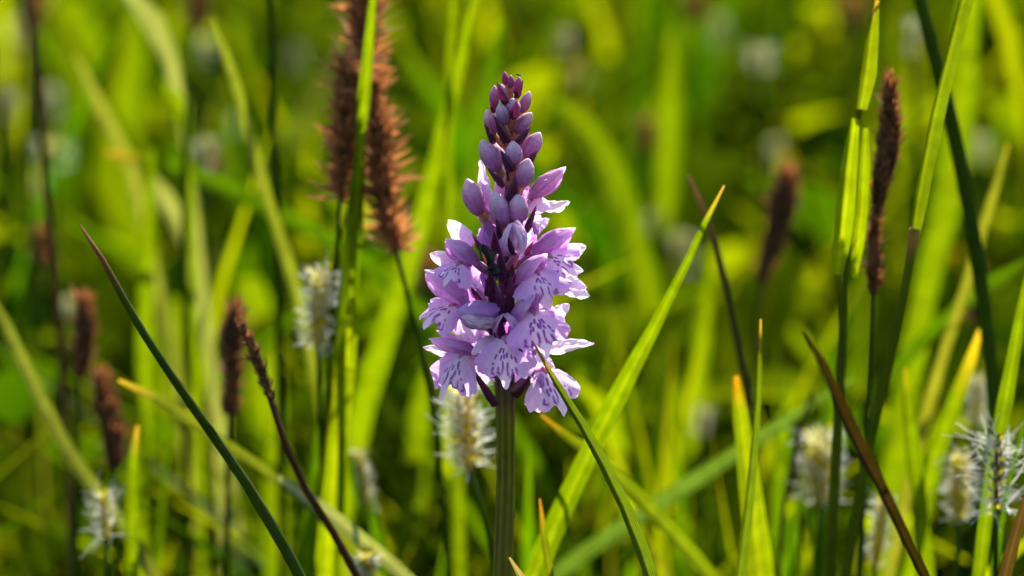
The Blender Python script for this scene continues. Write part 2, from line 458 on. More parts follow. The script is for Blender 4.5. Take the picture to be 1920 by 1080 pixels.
def brown_spike(pts, widths, Y, label, stem=None, stem_w=(8, 12), dense=1.0, group=None, seed=0, fluffy=1.0, cols=None, name='sedge_spike', stem_c='deep'):
    cols = cols or (BRN if fluffy > .6 else ((.02, .011, .007), (.05, .021, .010), (.24, .11, .045)))
    P, Wd = trace(pts, widths, Y)
    sp = stem or [pts[-1], (pts[-1][0] + (pts[-1][0] - pts[-2][0]) * .3, pts[-1][1] + 120)]
    SP, SW = to_ground(*trace(sp, stem_w, Y), .2)
    root = empty(name, SP[-1], label, 'sedge', group)
    SPs, SWs = catmull(SP, SW, 26)
    V, F, C, U = tube_geo(SPs, [w * .5 for w in SWs], G[stem_c], 8, .08, 3); mesh_obj('stalk', V, F, C, M['stem'], root, U)
    L = sum((b - a).length for a, b in zip(P, P[1:]))
    mb = scale_spike(P, [w * .5 for w in Wd], int(900 * dense * L / .03), cols, seed, flare=.85 * fluffy, length=.0048 * (.3 + .7 * fluffy), wid=.0006 + .0003 * fluffy)
    mb.build('spike', M['dry'], root, smooth=False)
    return root

def white_spike(top, bot, w, Y, label, group=None, seed=0, n=90, stem=None, core=(.22, .21, .03), long=1.0, ncore=70):
    "female sedge spike: a knobbly yellow-green core and a haze of white curling stigmas"
    rg = random.Random(seed + 1000)
    A, B = at(*top, Y), at(*bot, Y); s = pxs(Y); R = w * .5 * s
    sp = [bot] + (stem or [(bot[0] + rg.uniform(-8, 8), bot[1] + 120)])
    SP, SW = to_ground(*trace(sp, [9, 11], Y), .22)
    root = empty('white_sedge_spike', SP[-1], label, 'sedge', group)
    SPs, SWs = catmull(SP, SW, 22)
    V, F, C, U = tube_geo(SPs, [x * .5 for x in SWs], G['mid'], 8, .05, 3); mesh_obj('stalk', V, F, C, M['stem'], root, U)
    t = (A - B).normalized(); L = (A - B).length; sx = t.cross(Vector((0, 1, 0))).normalized(); q = sx.cross(t)
    mb = MB()
    Q = [B + t * (L * i / 9) for i in range(10)]
    mb.add(*tube_geo(Q, [R * (.36 if long < 1.2 else .16) * math.sin(math.pi * (i + .6) / 10.2) ** .5 for i in range(10)], core, 8))
    for k in range(ncore):
        f = k / ncore; a = k * 2.4; o = sx * math.cos(a) + q * math.sin(a)
        p = B + t * (L * f) + o * (R * (.33 if long < 1.2 else .14)); d = (o * .7 + t).normalized(); e = d.cross(o).normalized()
        l = R * .42; ww = R * .14; c = lerp(core, (.34, .33, .05), rg.random())
        mb.add([p, p + d * l * .5 + e * ww, p + d * l * .5 + o * ww, p + d * l * .5 - e * ww, p + d * l], [(0, 1, 2), (0, 2, 3), (1, 4, 2), (2, 4, 3)], [c] * 5)
    mb.build('spike', M['leaf'], root)
    ms = MB()
    for k in range(int(n * 1.6)):
        f = rg.random() ** .85; a = rg.uniform(0, 6.283); o = sx * math.cos(a) + q * math.sin(a)
        p = B + t * (L * f) + o * (R * .3); d = (o + t * rg.uniform(-.2, .9) + Vector((rg.gauss(0, .3), rg.gauss(0, .3), rg.gauss(0, .3)))).normalized()
        l = R * rg.uniform(.45, .85) * long; kc = .5 if long < 1.2 else 1.3; cur = Vector((rg.gauss(0, kc), rg.gauss(0, kc), rg.gauss(0, kc))); ww = R * (.019 if long < 1.2 else .012) + .00005
        V = []; c = lerp((.52, .52, .44), (.80, .80, .74), rg.random())
        e = d.cross(Vector((rg.gauss(0, 1), rg.gauss(0, 1), rg.gauss(0, 1)))).normalized()
        for i in range(5):
            u = i / 4; pp = p + d * (l * u) + cur * (l * .5 * u * u)
            V += [pp - e * ww * (1 - .6 * u), pp + e * ww * (1 - .6 * u)]
        ms.add(V, grid_faces(5, 2), [c] * 10)
    ms.build('stigmas', M['fluff'], root)
    return root

random.seed(11)
# --- sharp or nearly sharp blades round the orchid
blade([(1000, 643), (1022, 685), (1060, 745), (1098, 808), (1135, 875), (1180, 970), (1205, 1035), (1222, 1085)], [3, 9, 15, 19, 22, 24, 25, 26], (-.020, -.026), (.06, .10, .01),
      'sharp narrow green blade whose yellow tip crosses in front of the orchid flowers', tip='straw', tiplen=.05, fold=.6, yaw=.35)
blade([(1358, 348), (1330, 400), (1300, 468), (1268, 530), (1240, 592), (1212, 640), (1186, 690), (1150, 760), (1112, 835), (1060, 945), (1000, 1085)], [3, 9, 14, 17, 20, 26, 31, 36, 38, 40, 42], (.026, .05), 'bright',
      'long bright yellow-green blade slanting up beside the orchid to an orange tip', tip='straw', tiplen=.05, yaw=-.25, fold=.3, wave=.1)
blade([(1014, 778), (1055, 812), (1110, 850), (1200, 935), (1280, 1020), (1335, 1085)], [4, 16, 24, 28, 30, 32], (.05, .07), (.07, .11, .006), 'green blade with a burnt orange tip passing low behind the orchid stem', tip=(.20, .11, .015), tiplen=.18, yaw=.2)
blade([(1600, 712), (1500, 772), (1380, 850), (1240, 940), (1120, 1020), (1045, 1075)], [8, 22, 30, 32, 32, 34], (.12, .14), 'blue', 'wide grey-green blade lying slantwise low behind the orchid stem', fold=.2)
stalk([(150, 422), (172, 455), (200, 500), (250, 592), (300, 672), (380, 788), (450, 888), (510, 985), (565, 1085)], [3, 8, 12, 15, 16, 18, 20, 22, 23], (.016, .0), (.048, .085, .005), 'dark green rush stem with a thin rust-brown tip', tip=(.16, .06, .03), tiplen=.25, name='rush_stem')
blade([(222, 713), (280, 738), (340, 775), (400, 818), (470, 860)], [6, 20, 24, 22, 18], (.07, .07), (.06, .085, .015), 'thin yellowing blade crossing behind the dark rush stem', tip=(.17, .13, .03), tiplen=.25, fold=.15, yaw=-.2)
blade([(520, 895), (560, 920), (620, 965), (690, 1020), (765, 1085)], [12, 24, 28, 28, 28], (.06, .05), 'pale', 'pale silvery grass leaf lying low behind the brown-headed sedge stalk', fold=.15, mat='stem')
# --- the big stem with fluffy brown spikes on the other side
P0 = [(676, 250), (668, 340), (660, 430), (650, 540), (640, 640), (622, 800), (604, 960), (590, 1085)]
blade(P0, [16, 26, 36, 40, 36, 34, 34, 34], (.075, .09), (.045, .085, .003), 'thick green grass stem rising in front of the fluffy brown sedge spikes', name='grass_stalk', fold=.9, yaw=.4)
blade([(698, -10), (693, 70), (687, 140), (680, 215), (676, 262)], [14, 20, 24, 26, 18], (.070, .072), 'bright', 'narrow glowing yellow blade in front of the tall fluffy brown spikes', up=.05, fold=.4, yaw=-.3)
blade([(662, 558), (655, 640), (642, 730), (632, 830), (620, 950), (612, 1085)], [12, 34, 42, 46, 50, 54], (.068, .08), (.095, .145, .002), 'broad glowing blade with an orange edge hugging the thick green stem', edge=(.20, .11, .01), yaw=-.3, fold=.2)
blade([(634, 600), (622, 700), (604, 830), (588, 960), (570, 1085)], [6, 24, 30, 36, 44], (.095, .11), 'mid', 'broad soft green blade just behind the thick green stem', yaw=.3)
brown_spike([(690, -60), (684, 0), (682, 70), (684, 150)], [52, 62, 58, 40], .095, 'highest fluffy brown sedge spike above the thick green stem', stem=[(684, 150), (676, 260), (664, 420)], seed=1, dense=1.3)
brown_spike([(657, 118), (655, 180), (650, 250), (645, 310), (638, 372)], [26, 44, 52, 48, 20], .085, 'fluffy brown sedge spike hanging beside the glowing narrow blade', stem=[(638, 372), (632, 480), (622, 620)], seed=2, dense=1.2)
brown_spike([(694, 150), (704, 230), (712, 310), (724, 385), (744, 470)], [28, 42, 46, 44, 22], .082, 'long fluffy brown sedge spike drooping toward the orchid', stem=[(744, 470), (758, 530), (776, 600), (800, 690), (815, 800)], seed=3, dense=1.1)
brown_spike([(452, 608), (480, 670), (510, 752)], [12, 20, 12], .03, 'slender dark brown sedge head on a leaning stalk beside the rush stem', stem=[(505, 740), (530, 820), (556, 890), (600, 955), (672, 1085)], stem_w=(12, 16), seed=4, fluffy=.12, cols=((.03, .018, .012), (.06, .03, .018), (.2, .1, .045)), stem_c='brown')
blade([(848, -10), (846, 60), (841, 130), (842, 230), (840, 330), (846, 430), (850, 560)], [12, 16, 16, 18, 20, 22, 24], .15, 'bright', 'straight thin yellow-green blade rising behind the upper buds', up=.04, yaw=.2)
blade([(892, -10), (870, 90), (850, 170), (830, 250), (800, 380), (760, 510), (720, 640), (688, 740), (664, 850), (645, 960)], [10, 18, 24, 30, 36, 42, 46, 46, 44, 40], (.15, .17), 'bright', 'wide glowing blade slanting down behind the flowers of the orchid', up=.04, yaw=-.2)
blade([(660, 850), (672, 905), (690, 960), (716, 1045), (735, 1100)], [22, 28, 28, 26, 24], .12, 'mid', 'bent green blade beneath the wide slanting blade', yaw=.1)
blade([(944, 40), (925, 110), (905, 200), (885, 320), (870, 450)], [14, 26, 30, 34, 36], .30, 'mid', 'soft green blade standing just behind the orchid tip')
blade([(1040, 190), (1090, 230), (1135, 300), (1170, 380), (1195, 470)], [20, 44, 52, 52, 50], .38, 'bright', 'broad arching green blade behind the opening upper flower', yaw=.2)
blade([(1262, 60), (1258, 130), (1254, 220), (1250, 330)], [10, 30, 40, 40], .5, 'bright', 'very wide glowing blurred blade standing far behind the orchid', yaw=-.1)
# --- right-hand stems
flap_stem = stalk([(1640, 0), (1628, 90), (1616, 170), (1608, 240), (1600, 330), (1592, 430), (1584, 540), (1577, 680), (1568, 860), (1556, 1085)], [8, 10, 11, 12, 12, 12, 14, 18, 20, 22], .045, (.10, .14, .004), 'slim green grass stem wearing two glowing leaf flaps', up=.03)
blade([(1644, 0), (1634, 70), (1626, 140), (1614, 205)], [8, 24, 30, 20], .038, (.11, .16, .003), None, name='leaf', parent=flap_stem, tip='straw', ext=False, yaw=.35, fold=.7)
blade([(1604, 222), (1594, 300), (1586, 380), (1578, 450), (1570, 515)], [14, 28, 34, 34, 18], .036, (.12, .18, .002), None, name='leaf', parent=flap_stem, ext=False, yaw=-.2)
blade([(1623, 240), (1620, 310), (1616, 390), (1608, 460), (1600, 520)], [10, 20, 24, 24, 14], .037, (.12, .18, .002), None, name='leaf', parent=flap_stem, ext=False, yaw=.25)
jointed = stalk([(1715, 430), (1708, 480), (1696, 550), (1675, 650), (1655, 730), (1638, 800), (1622, 870), (1600, 1000), (1585, 1085)], [22, 19, 19, 20, 20, 20, 20, 20, 20], (.032, .045), (.10, .14, .006), 'pale jointed grass stem with a white node crossing the dark rush', tip='straw', tiplen=.015, name='grass_stalk')
blade([(1812, -10), (1796, 50), (1778, 120), (1756, 210), (1736, 310), (1722, 385), (1714, 436)], [26, 28, 28, 28, 26, 24, 20], (.03, .032), (.075, .12, .004), None, parent=jointed, up=.05, ext=False, name='upper_stem', fold=.9, yaw=.45)
stalk([(1722, -10), (1740, 60), (1760, 130), (1785, 230), (1812, 360), (1835, 500), (1852, 620), (1864, 760), (1868, 900)], [22, 25, 27, 28, 28, 28, 28, 26, 24], .085, (.055, .100, .003), 'thick dark green rush stem crossing behind the jointed stem', up=.05, name='rush_stem')
brown_spike([(1668, 152), (1670, 210), (1665, 280), (1652, 340), (1643, 400), (1638, 460), (1640, 505), (1636, 552)], [8, 40, 52, 42, 22, 20, 38, 14], .062, 'tall rust-brown sedge spike standing beside the leaf flaps', stem=[(1636, 552), (1630, 700), (1620, 900)], seed=5, fluffy=.2, dense=1.3)
brown_spike([(1480, 322), (1470, 370), (1458, 430), (1440, 480), (1426, 535)], [30, 64, 54, 40, 20], .2, 'blurred brown sedge spike far behind the slanting bright blade', stem=[(1426, 535), (1415, 650), (1410, 800)], seed=6, fluffy=.3, dense=1.2)
blade([(1820, -10), (1808, 120), (1794, 260), (1775, 380), (1750, 480)], [40, 56, 60, 58, 50], .22, 'bright', 'wide glowing blurred blade behind the crossing of the rush and jointed stems', up=.04)
stalk([(1290, 328), (1315, 385), (1340, 450), (1360, 530), (1378, 620), (1400, 725), (1415, 850)], [4, 9, 11, 12, 13, 14, 14], .085, (.08, .07, .02), 'thin dried brown stalk bending behind the slanting bright blade', tip=(.26, .13, .07), tiplen=.35)
blade([(1380, 705), (1386, 760), (1398, 850), (1412, 960), (1426, 1085)], [10, 26, 38, 46, 54], .06, (.12, .175, .003), 'broad glowing yellow blade with an orange tip beside a thin upright blade', tip=(.22, .10, .012), tiplen=.13, yaw=.1)
blade([(1426, 598), (1424, 660), (1420, 760), (1410, 880), (1400, 980), (1386, 1085)], [4, 10, 13, 17, 20, 24], .022, (.06, .10, .008), 'thin upright sharp green blade with a dry pale tip', tip='straw', tiplen=.06, yaw=.4, fold=.5)
blade([(1508, 620), (1545, 690), (1578, 765), (1608, 830), (1660, 930), (1700, 1015), (1735, 1085)], [8, 20, 27, 28, 22, 20, 20], (-.085, -.04), (.020, .014, .005), 'withered dark brown blade leaning across the stems', yaw=.4, fold=.5, tip=(.02, .028, .006), mat='stem')
stalk([(1524, 735), (1506, 790), (1488, 860), (1470, 950), (1458, 1085)], [5, 9, 10, 10, 10], .11, (.075, .04, .018), 'short thin brown stalk in the dark gap beneath the grey-green blade')
blade([(1696, 690), (1702, 760), (1710, 840), (1722, 930), (1735, 1085)], [8, 24, 32, 34, 34], .085, 'bright', 'upright bright blade standing between the brown blade and the white sedge', tip='yellow', yaw=.15)
blade([(1838, 618), (1815, 690), (1785, 770), (1755, 850), (1735, 940)], [8, 24, 32, 34, 34], .09, 'bright', 'bright yellow-tipped blade slanting in front of the thick rush stem', tip=(.28, .22, .02), tiplen=.4, yaw=-.2)
blade([(1930, 500), (1912, 600), (1895, 700), (1878, 790), (1862, 870), (1850, 960)], [10, 18, 26, 28, 26, 24], .04, 'bright', 'bright tall blade rising out of the white wispy sedge', up=.03, yaw=-.3, fold=.4)
blade([(1925, 780), (1900, 870), (1880, 960), (1862, 1085)], [5, 10, 14, 16], .03, 'mid', 'slim green blade beside the white wispy sedge')
blade([(1935, 900), (1910, 985), (1882, 1085)], [10, 22, 26], .0, (.06, .04, .018), 'dark brown dry blade below the white wispy sedge', mat='stem', up=.02)
blade([(1925, 488), (1880, 515), (1830, 550), (1760, 610), (1690, 680)], [8, 24, 26, 26, 26], .16, 'mid', 'soft green blade slanting low behind the thick rush stem')
blade([(1890, 270), (1870, 340), (1845, 420), (1810, 540), (1770, 660)], [6, 14, 18, 20, 22], .14, (.12, .14, .03), 'thin straw-green blade leaning behind the thick rush stem')
blade([(1012, 935), (1016, 975), (1024, 1030), (1032, 1085)], [4, 12, 16, 16], .02, (.07, .10, .006), 'short blade with a brown tip close beside the orchid stem', tip=(.16, .08, .02), tiplen=.4)
blade([(955, 1045), (970, 1065), (985, 1090)], [4, 14, 18], -.02, (.3, .26, .16), 'pale dry leaf tip just in front of the orchid stem', mat='stem')
blade([(1545, 650), (1560, 760), (1548, 900), (1530, 1085)], [8, 24, 30, 34], .13, 'mid', 'soft green blade behind the slim flap-bearing stem')
# --- left-hand grass
blade([(-10, 570), (30, 650), (70, 735), (130, 850), (200, 945), (270, 1045), (300, 1100)], [20, 26, 28, 28, 28, 28, 26], (.10, .1), (.075, .10, .035), 'long pale blade leaning in from beyond the brown sedge heads', up=.04, yaw=.2)
blade([(258, 798), (250, 860), (246, 940), (248, 1085)], [8, 20, 24, 26], .07, 'bright', 'upright yellow-green blade with a cut tip below the thin yellowing blade', tip='straw', yaw=.2)
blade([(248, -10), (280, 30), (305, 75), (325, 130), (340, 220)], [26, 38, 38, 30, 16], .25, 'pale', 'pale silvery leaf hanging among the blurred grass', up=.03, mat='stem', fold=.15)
blade([(398, 32), (420, 95), (445, 165), (470, 270), (500, 370), (525, 445), (556, 545), (580, 650)], [6, 16, 20, 22, 22, 22, 22, 24], .15, (.11, .15, .03), 'long narrow blade leaning down to the white sedge spike', yaw=.2)
stalk([(505, -10), (508, 100), (512, 220), (520, 380), (522, 520)], [12, 13, 14, 15, 15], .16, 'dark', 'thin dark upright stalk beside the leaning narrow blade', up=.03)
stalk([(52, -10), (66, 90), (76, 190), (82, 320), (100, 470), (110, 600)], [12, 13, 14, 14, 14, 14], .16, (.12, .075, .025), 'thin orange-brown stalk among pale blurred flowers', up=.03)
blade([(200, 286), (270, 300), (340, 318), (430, 352), (520, 400), (610, 445)], [8, 26, 28, 30, 30, 30], .24, 'mid', 'blurred blade lying almost level across the upright grass', tip='straw')
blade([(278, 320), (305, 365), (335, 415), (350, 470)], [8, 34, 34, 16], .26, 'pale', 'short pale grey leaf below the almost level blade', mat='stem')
blade([(286, 280), (280, 370), (276, 470), (272, 600)], [10, 24, 28, 30], .22, 'bright', 'upright bright blade crossing the almost level blade')
stalk([(352, 190), (348, 300), (346, 450), (348, 620)], [10, 14, 14, 14], .2, 'deep', 'soft dark stalk beside the pale grey leaf')
blade([(300, 150), (325, 180), (350, 215), (352, 260)], [8, 30, 34, 14], .22, 'bright', 'small bent glowing leaf on the soft dark stalk')
blade([(140, 100), (170, 165), (205, 235), (240, 300), (262, 380)], [6, 20, 24, 24, 24], .28, (.12, .15, .05), 'soft yellowish blade leaning above the almost level blade')
brown_spike([(156, 552), (160, 600), (158, 650), (148, 708)], [22, 44, 44, 24], .13, 'dark brown sedge head beneath a pale flower', seed=7, fluffy=.28)
brown_spike([(188, 700), (200, 760), (212, 820), (216, 880)], [26, 50, 52, 28], .13, 'reddish brown drooping sedge head below the dark brown one', seed=8, fluffy=.32)
brown_spike([(446, 578), (436, 630), (438, 700), (430, 775)], [38, 50, 34, 38], .11, 'blurred brown double sedge head just behind the slender leaning one', seed=9, fluffy=.32)
brown_spike([(640, 830), (634, 880), (626, 930)], [10, 18, 12], .1, 'small reddish sedge bud behind the thick green stem', seed=10, fluffy=.3, cols=((.2, .06, .02), (.25, .09, .03), (.5, .25, .08)))
for pts, ws, Y, lab in [([(120, 0), (150, 90), (190, 190)], [60, 120, 90], .62, 'broad glowing lime leaf blurred behind the orange-brown stalk'),
        ([(238, 20), (232, 110), (222, 220)], [40, 95, 80], .6, 'second broad lime leaf under the pale silvery leaf'),
        ([(466, 520), (480, 600), (492, 700)], [40, 90, 70], .36, 'broad blurred lime leaf beside the brown double sedge head'),
        ([(332, 560), (324, 640), (318, 730)], [30, 70, 60], .4, 'soft wide lime leaf behind the dark rush stem'),
        ([(800, 690), (784, 800), (774, 920)], [16, 50, 54], .26, 'wide glowing leaf behind the white and yellow sedge spike'),
        ([(520, 780), (512, 880), (516, 990)], [16, 46, 50], .2, 'wide lit leaf behind the slender brown sedge stalk'),
        ([(1330, 500), (1318, 620), (1306, 760)], [10, 30, 36], .3, 'narrow soft lit leaf behind the slanting bright blade')]:
    blade(pts, ws, Y, 'bright', lab, yaw=rnd(-.2, .2), fold=.15)
# --- white sedge spikes that can be told apart
white_spike((602, 508), (596, 655), 88, .085, 'white feathery sedge spike beside the thick green stem', seed=1, n=170)
white_spike((868, 725), (880, 880), 100, .062, 'white and yellow feathery sedge spike right behind the orchid stem', seed=2, n=190, stem=[(905, 960), (925, 1040)], core=(.30, .26, .02))
white_spike((1540, 815), (1536, 945), 110, .11, 'soft white sedge spike beneath the grey-green blade', seed=3, n=120)
white_spike((1872, 815), (1868, 965), 92, .03, 'wispy white sedge with sharp curling threads', seed=4, n=110, long=1.25, core=(.10, .08, .02), ncore=30)
white_spike((1800, 850), (1796, 980), 80, .08, 'soft white sedge spike next to the wispy white one', seed=5, n=110)
white_spike((1834, 705), (1830, 800), 48, .15, 'small pale sedge spike under the thick rush stem', seed=6, n=120)
white_spike((1660, 930), (1640, 1065), 60, .075, 'white sedge spike below the withered brown blade', seed=7, n=110)
white_spike((688, 1035), (690, 1085), 60, .05, 'white sedge head at the foot of the bent green blade', seed=8, n=80)
white_spike((672, 840), (690, 960), 46, .12, 'loose white sedge threads between the slanting blades', seed=9, n=70)
white_spike((195, 925), (200, 1010), 60, .07, 'sparse pale sedge threads below the reddish brown head', seed=10, n=60, long=1.25)
FARLAB = {0: 'largest white blurred flower head behind the tip of the slanting bright blade', 1: 'pale blurred flower head low between the slanting blade and the yellow blade', 2: 'tiny white blurred spot of a flower beside the orchid flowers',
          3: 'oval pale flower head above the almost level blurred blade', 4: 'white blurred flower head beside the top of the thick rush stem', 9: 'pale flat flower head behind the dark brown sedge head', 13: 'wide pale blurred flower head beside the orange-brown stalk'}
for i, (x, y, w, h, Y) in enumerate([(1280, 480, 80, 100, .42), (1320, 790, 55, 70, .26), (1155, 590, 40, 40, .5), (384, 292, 60, 85, .3), (1712, 72, 50, 85, .3), (1425, 112, 70, 60, .45),
        (1060, 80, 46, 50, .6), (92, 190, 60, 70, .55), (18, 195, 44, 70, .4), (132, 578, 60, 40, .35), (1230, 425, 60, 60, .5), (1455, 285, 40, 60, .55), (385, 95, 50, 50, .6),
        (100, 290, 110, 60, .45), (450, 240, 50, 60, .6), (30, 60, 46, 70, .45), (1840, 280, 50, 60, .5), (1350, 60, 50, 70, .7), (560, 110, 40, 50, .8), (780, 60, 40, 60, .8), (75, 350, 44, 50, .45), (1095, 150, 40, 60, .7)]):
    white_spike((x, y - h * .42), (x + rnd(-6, 6), y + h * .42), w * .8, Y, FARLAB.get(i, 'small pale blurred flower head glimmering deep in the background grass'), group='pale flower heads in the background grass', seed=40 + i, n=40, ncore=30, core=(.10, .12, .03))
BRNLAB = {0: 'blurred brown sedge head close beside the pale silvery leaf', 1: 'blurred sedge head at the top of the orange-brown stalk', 2: 'round reddish blurred sedge head just beyond the upper open flowers', 7: 'reddish blurred sedge head behind the thick rush stem'}
for i, (x, y, h, w, Y) in enumerate([(370, 20, 90, 40, .45), (60, 20, 100, 40, .35), (1110, 480, 50, 36, .5), (800, 520, 70, 30, .35), (1600, 30, 60, 40, .6), (1210, 260, 60, 34, .5), (400, 320, 60, 36, .5), (1830, 560, 80, 30, .2), (1300, 20, 60, 36, .7), (80, 470, 70, 30, .3)]):
    brown_spike([(x, y - h / 2), (x, y), (x - 4, y + h / 2)], [16, w, 14], Y, BRNLAB.get(i, 'blurred small brown sedge head deep in the background grass'), group='brown sedge heads in the background grass', seed=70 + i, fluffy=.5)

# ---------------------------------------------------------------- the orchid
random.seed(5)
def q(px, py, mm=0.0): return at(px, py, mm * .001)
PX = pxs(0)
AXIS = [(957, 150), (958, 250), (957, 350), (953, 450), (949, 560), (947, 660), (947, 735)]
PURP = (.075, .012, .055)
STEMG = (.115, .112, .006)
orchid = empty('spotted_orchid', Vector((q(944, 1080).x, 0, 0)), 'tall spotted orchid with a dense lilac flower spike on a ribbed green stem', 'orchid')

def stem_part():
    P, Wd = trace(AXIS + [(948, 790), (949, 900), (946, 1000), (943, 1085)], [8, 14, 20, 26, 32, 36, 39, 36, 36, 38, 39], 0.0)
    n0 = sum((b - a).length for a, b in zip(P, P[1:]))
    P, Wd = to_ground(P, Wd, .1); Lt = sum((b - a).length for a, b in zip(P, P[1:]))
    P, Wd = catmull(P, Wd, 80)
    def cf(t, a):
        s = t * Lt / .0093          # 0..10 over the picture height
        c = lerp(PURP, STEMG, sstep(5.6, 7.2, s))
        k = 1 + .14 * math.cos(9 * a + 6 * noise.noise(Vector((t * 5, 3, 3)))) + .3 * noise.noise(Vector((t * 40, a, 1)))
        c = lerp(c, (.12, .05, .03), .35 * max(0, noise.noise(Vector((t * 9, a * .8, 8)))))
        return tuple(max(.004, x * k) for x in c)
    V, F, C, U = tube_geo(P, [w * .5 for w in Wd], STEMG, 40, .022, 7, cf)
    return mesh_obj('stem', V, F, C, M['ostem'], orchid, U)
ostem = stem_part()

def ofs(o):            # keep world-space vertices under the orchid's own origin
    return o

def frame(d, nrm):
    d = d.normalized(); n = (nrm - d * nrm.dot(d))
    if n.length < 1e-5: n = Vector((0, -1, 0)) - d * -d.y
    n.normalize(); return d, n.cross(d).normalized(), n

SHAPES = {'lance': ([0, .12, .35, .6, .85, 1], [.45, .75, 1, .85, .4, .03]),
          'ovate': ([0, .1, .3, .55, .8, .93, 1], [.5, .85, 1.02, .95, .66, .36, .04]),
          'bract': ([0, .2, .5, .8, 1], [.8, 1, .8, .38, .02])}
LIL = (.68, .38, .73); LILW = (.90, .76, .90); PNK = (.72, .38, .68); VIO = (.34, .10, .42)

def petal(B, T, w, nrm, name='petal', parent=None, cup=.5, bend=.12, c0=LIL, c1=LILW, shape='ovate', mat='petal', ruffle=.10, nu=24, nv=15, vein=.16, seed=None):
    s0 = seed if seed is not None else random.random() * 50
    d, s, n = frame(T - B, nrm); L = (T - B).length; xs, ys = SHAPES[shape]; hw = w * PX * .5
    V = []; C = []; U = []
    for i in range(nu):
        t = i / (nu - 1); ww = hw * interp(xs, ys, t)
        for j in range(nv):
            v = j / (nv - 1) * 2 - 1
            rf = noise.noise(Vector((t * 5, v * 1.5, s0))) * ruffle * L * (.3 + abs(v))
            mg = 1 + .10 * noise.noise(Vector((t * 9, s0, v * .4))) * (abs(v) > .7)
            ang = v * cup * 1.5
            lat = math.sin(ang) / max(.2, cup * 1.5) if cup > .05 else v
            dep = (1 - math.cos(ang)) / max(.2, cup * 1.5) if cup > .05 else 0
            p = B + d * (L * t) + s * (ww * lat * mg) - n * (ww * dep) + n * (bend * L * math.sin(math.pi * t)) + n * rf
            V.append(p)
            c = lerp(c0, c1, sstep(.05, .95, t * .8 + abs(v) * .25))
            vv = 1 - vein * (.5 + .5 * math.cos(v * 14 + noise.noise(Vector((t * 3, s0, 0))))) * (1 - t)
            k = vv * (1 + .12 * noise.noise(Vector((t * 6, v * 3, s0 + 9))))
            C.append((c[0] * k, c[1] * k * (.96 + .04 * k), c[2] * k)); U.append((v * .5 + .5, t))
    return mesh_obj(name, V, grid_faces(nu, nv), C, M[mat], parent, U)

def bud(B, T, w, name='bud', parent=None, c0=(.22, .025, .13), c1=(.52, .26, .46), c2=(.70, .50, .60), open_dir=None, open_a=0.0, mat='bud', nu=24, nv=32, blunt=.75, bow=0.0, seed=None, tipw=.35):
    "three sepals closed (or partly open) into a pointed egg"
    s0 = seed if seed is not None else random.random() * 50
    d, s, n = frame(T - B, open_dir if open_dir is not None else TOCAM); L = (T - B).length; R = w * PX * .5
    V = []; C = []; U = []; closed = open_a <= 0
    xs = [0, .06, .18, .35, .55, .75, .88, .96, 1]; ys = [.22, .5, .82, .99, 1.0, .80, .50, .25, .03]
    for i in range(nu):
        t = i / (nu - 1); r = R * interp(xs, ys, t)
        for j in range(nv):
            f = j / nv if closed else j / (nv - 1)
            a = f * 2 * math.pi if closed else (math.pi * 0 + open_a) + f * (2 * math.pi - 2 * open_a)
            seam = abs(math.cos(1.5 * (a + s0)))
            rr = r * (1 + .09 * (seam ** .5 - .6) + .07 * noise.noise(Vector((t * 3, math.cos(a), math.sin(a) + s0))) + .03 * noise.noise(Vector((t * 4, math.cos(a) * 5, math.sin(a) * 5 + s0))))
            if not closed:
                e = min(f, 1 - f); rr *= 1 + .28 * sstep(.16, 0, e) * sstep(.15, .7, t)
            p = B + d * (L * t) + n * (math.cos(a) * rr) + s * (math.sin(a) * rr) + UPV * (bow * L * math.sin(math.pi * t))
            V.append(p)
            c = lerp(c0, c1, sstep(-.05, .4, t)) if t < .4 else lerp(c1, c2, sstep(.4, 1, t))
            nz = noise.noise(Vector((p.x * 1400, p.y * 1400, p.z * 1400 + s0)))
            k = 1 + .22 * nz - .38 * sstep(.14, .0, seam) - .26 * abs(math.cos(5.5 * a + .6 * nz)) ** 7 * (1 - t)
            c = tuple(x * k for x in c)
            if nz > .42 and t < .75: c = lerp(c, (.22, .04, .25), .45)
            C.append(c); U.append((f, t))
    F = grid_faces(nu, nv, closed)
    if closed:
        F.append(tuple(range(nv))[::-1]); F.append(tuple(len(V) - nv + j for j in range(nv)))
    return mesh_obj(name, V, F, C, M[mat], parent, U)

LA = [0, 5, 11, 15, 19, 26, 36, 48, 57, 64, 74, 88, 110]
LR = [1.0, .92, .76, .71, .745, .85, .89, .87, .79, .62, .44, .27, .20]
STROKES = [[(.07, .44), (.06, .58), (.09, .68), (.16, .74), (.21, .68), (.19, .57)],
           [(.31, .56), (.35, .66), (.29, .70)],
           [(.05, .17), (.06, .23)], [(.11, .18), (.15, .26)], [(.19, .34), (.22, .40)],
           [(.10, .32), (.115, .38)], [(.27, .44), (.285, .455)], [(.02, .26), (.02, .33)]]

def seg_dist(px, py, a, b):
    ax, ay = a; bx, by = b; dx, dy = bx - ax, by - ay
    t = np.clip(((px - ax) * dx + (py - ay) * dy) / (dx * dx + dy * dy + 1e-9), 0, 1)
    return np.hypot(px - ax - t * dx, py - ay - t * dy)

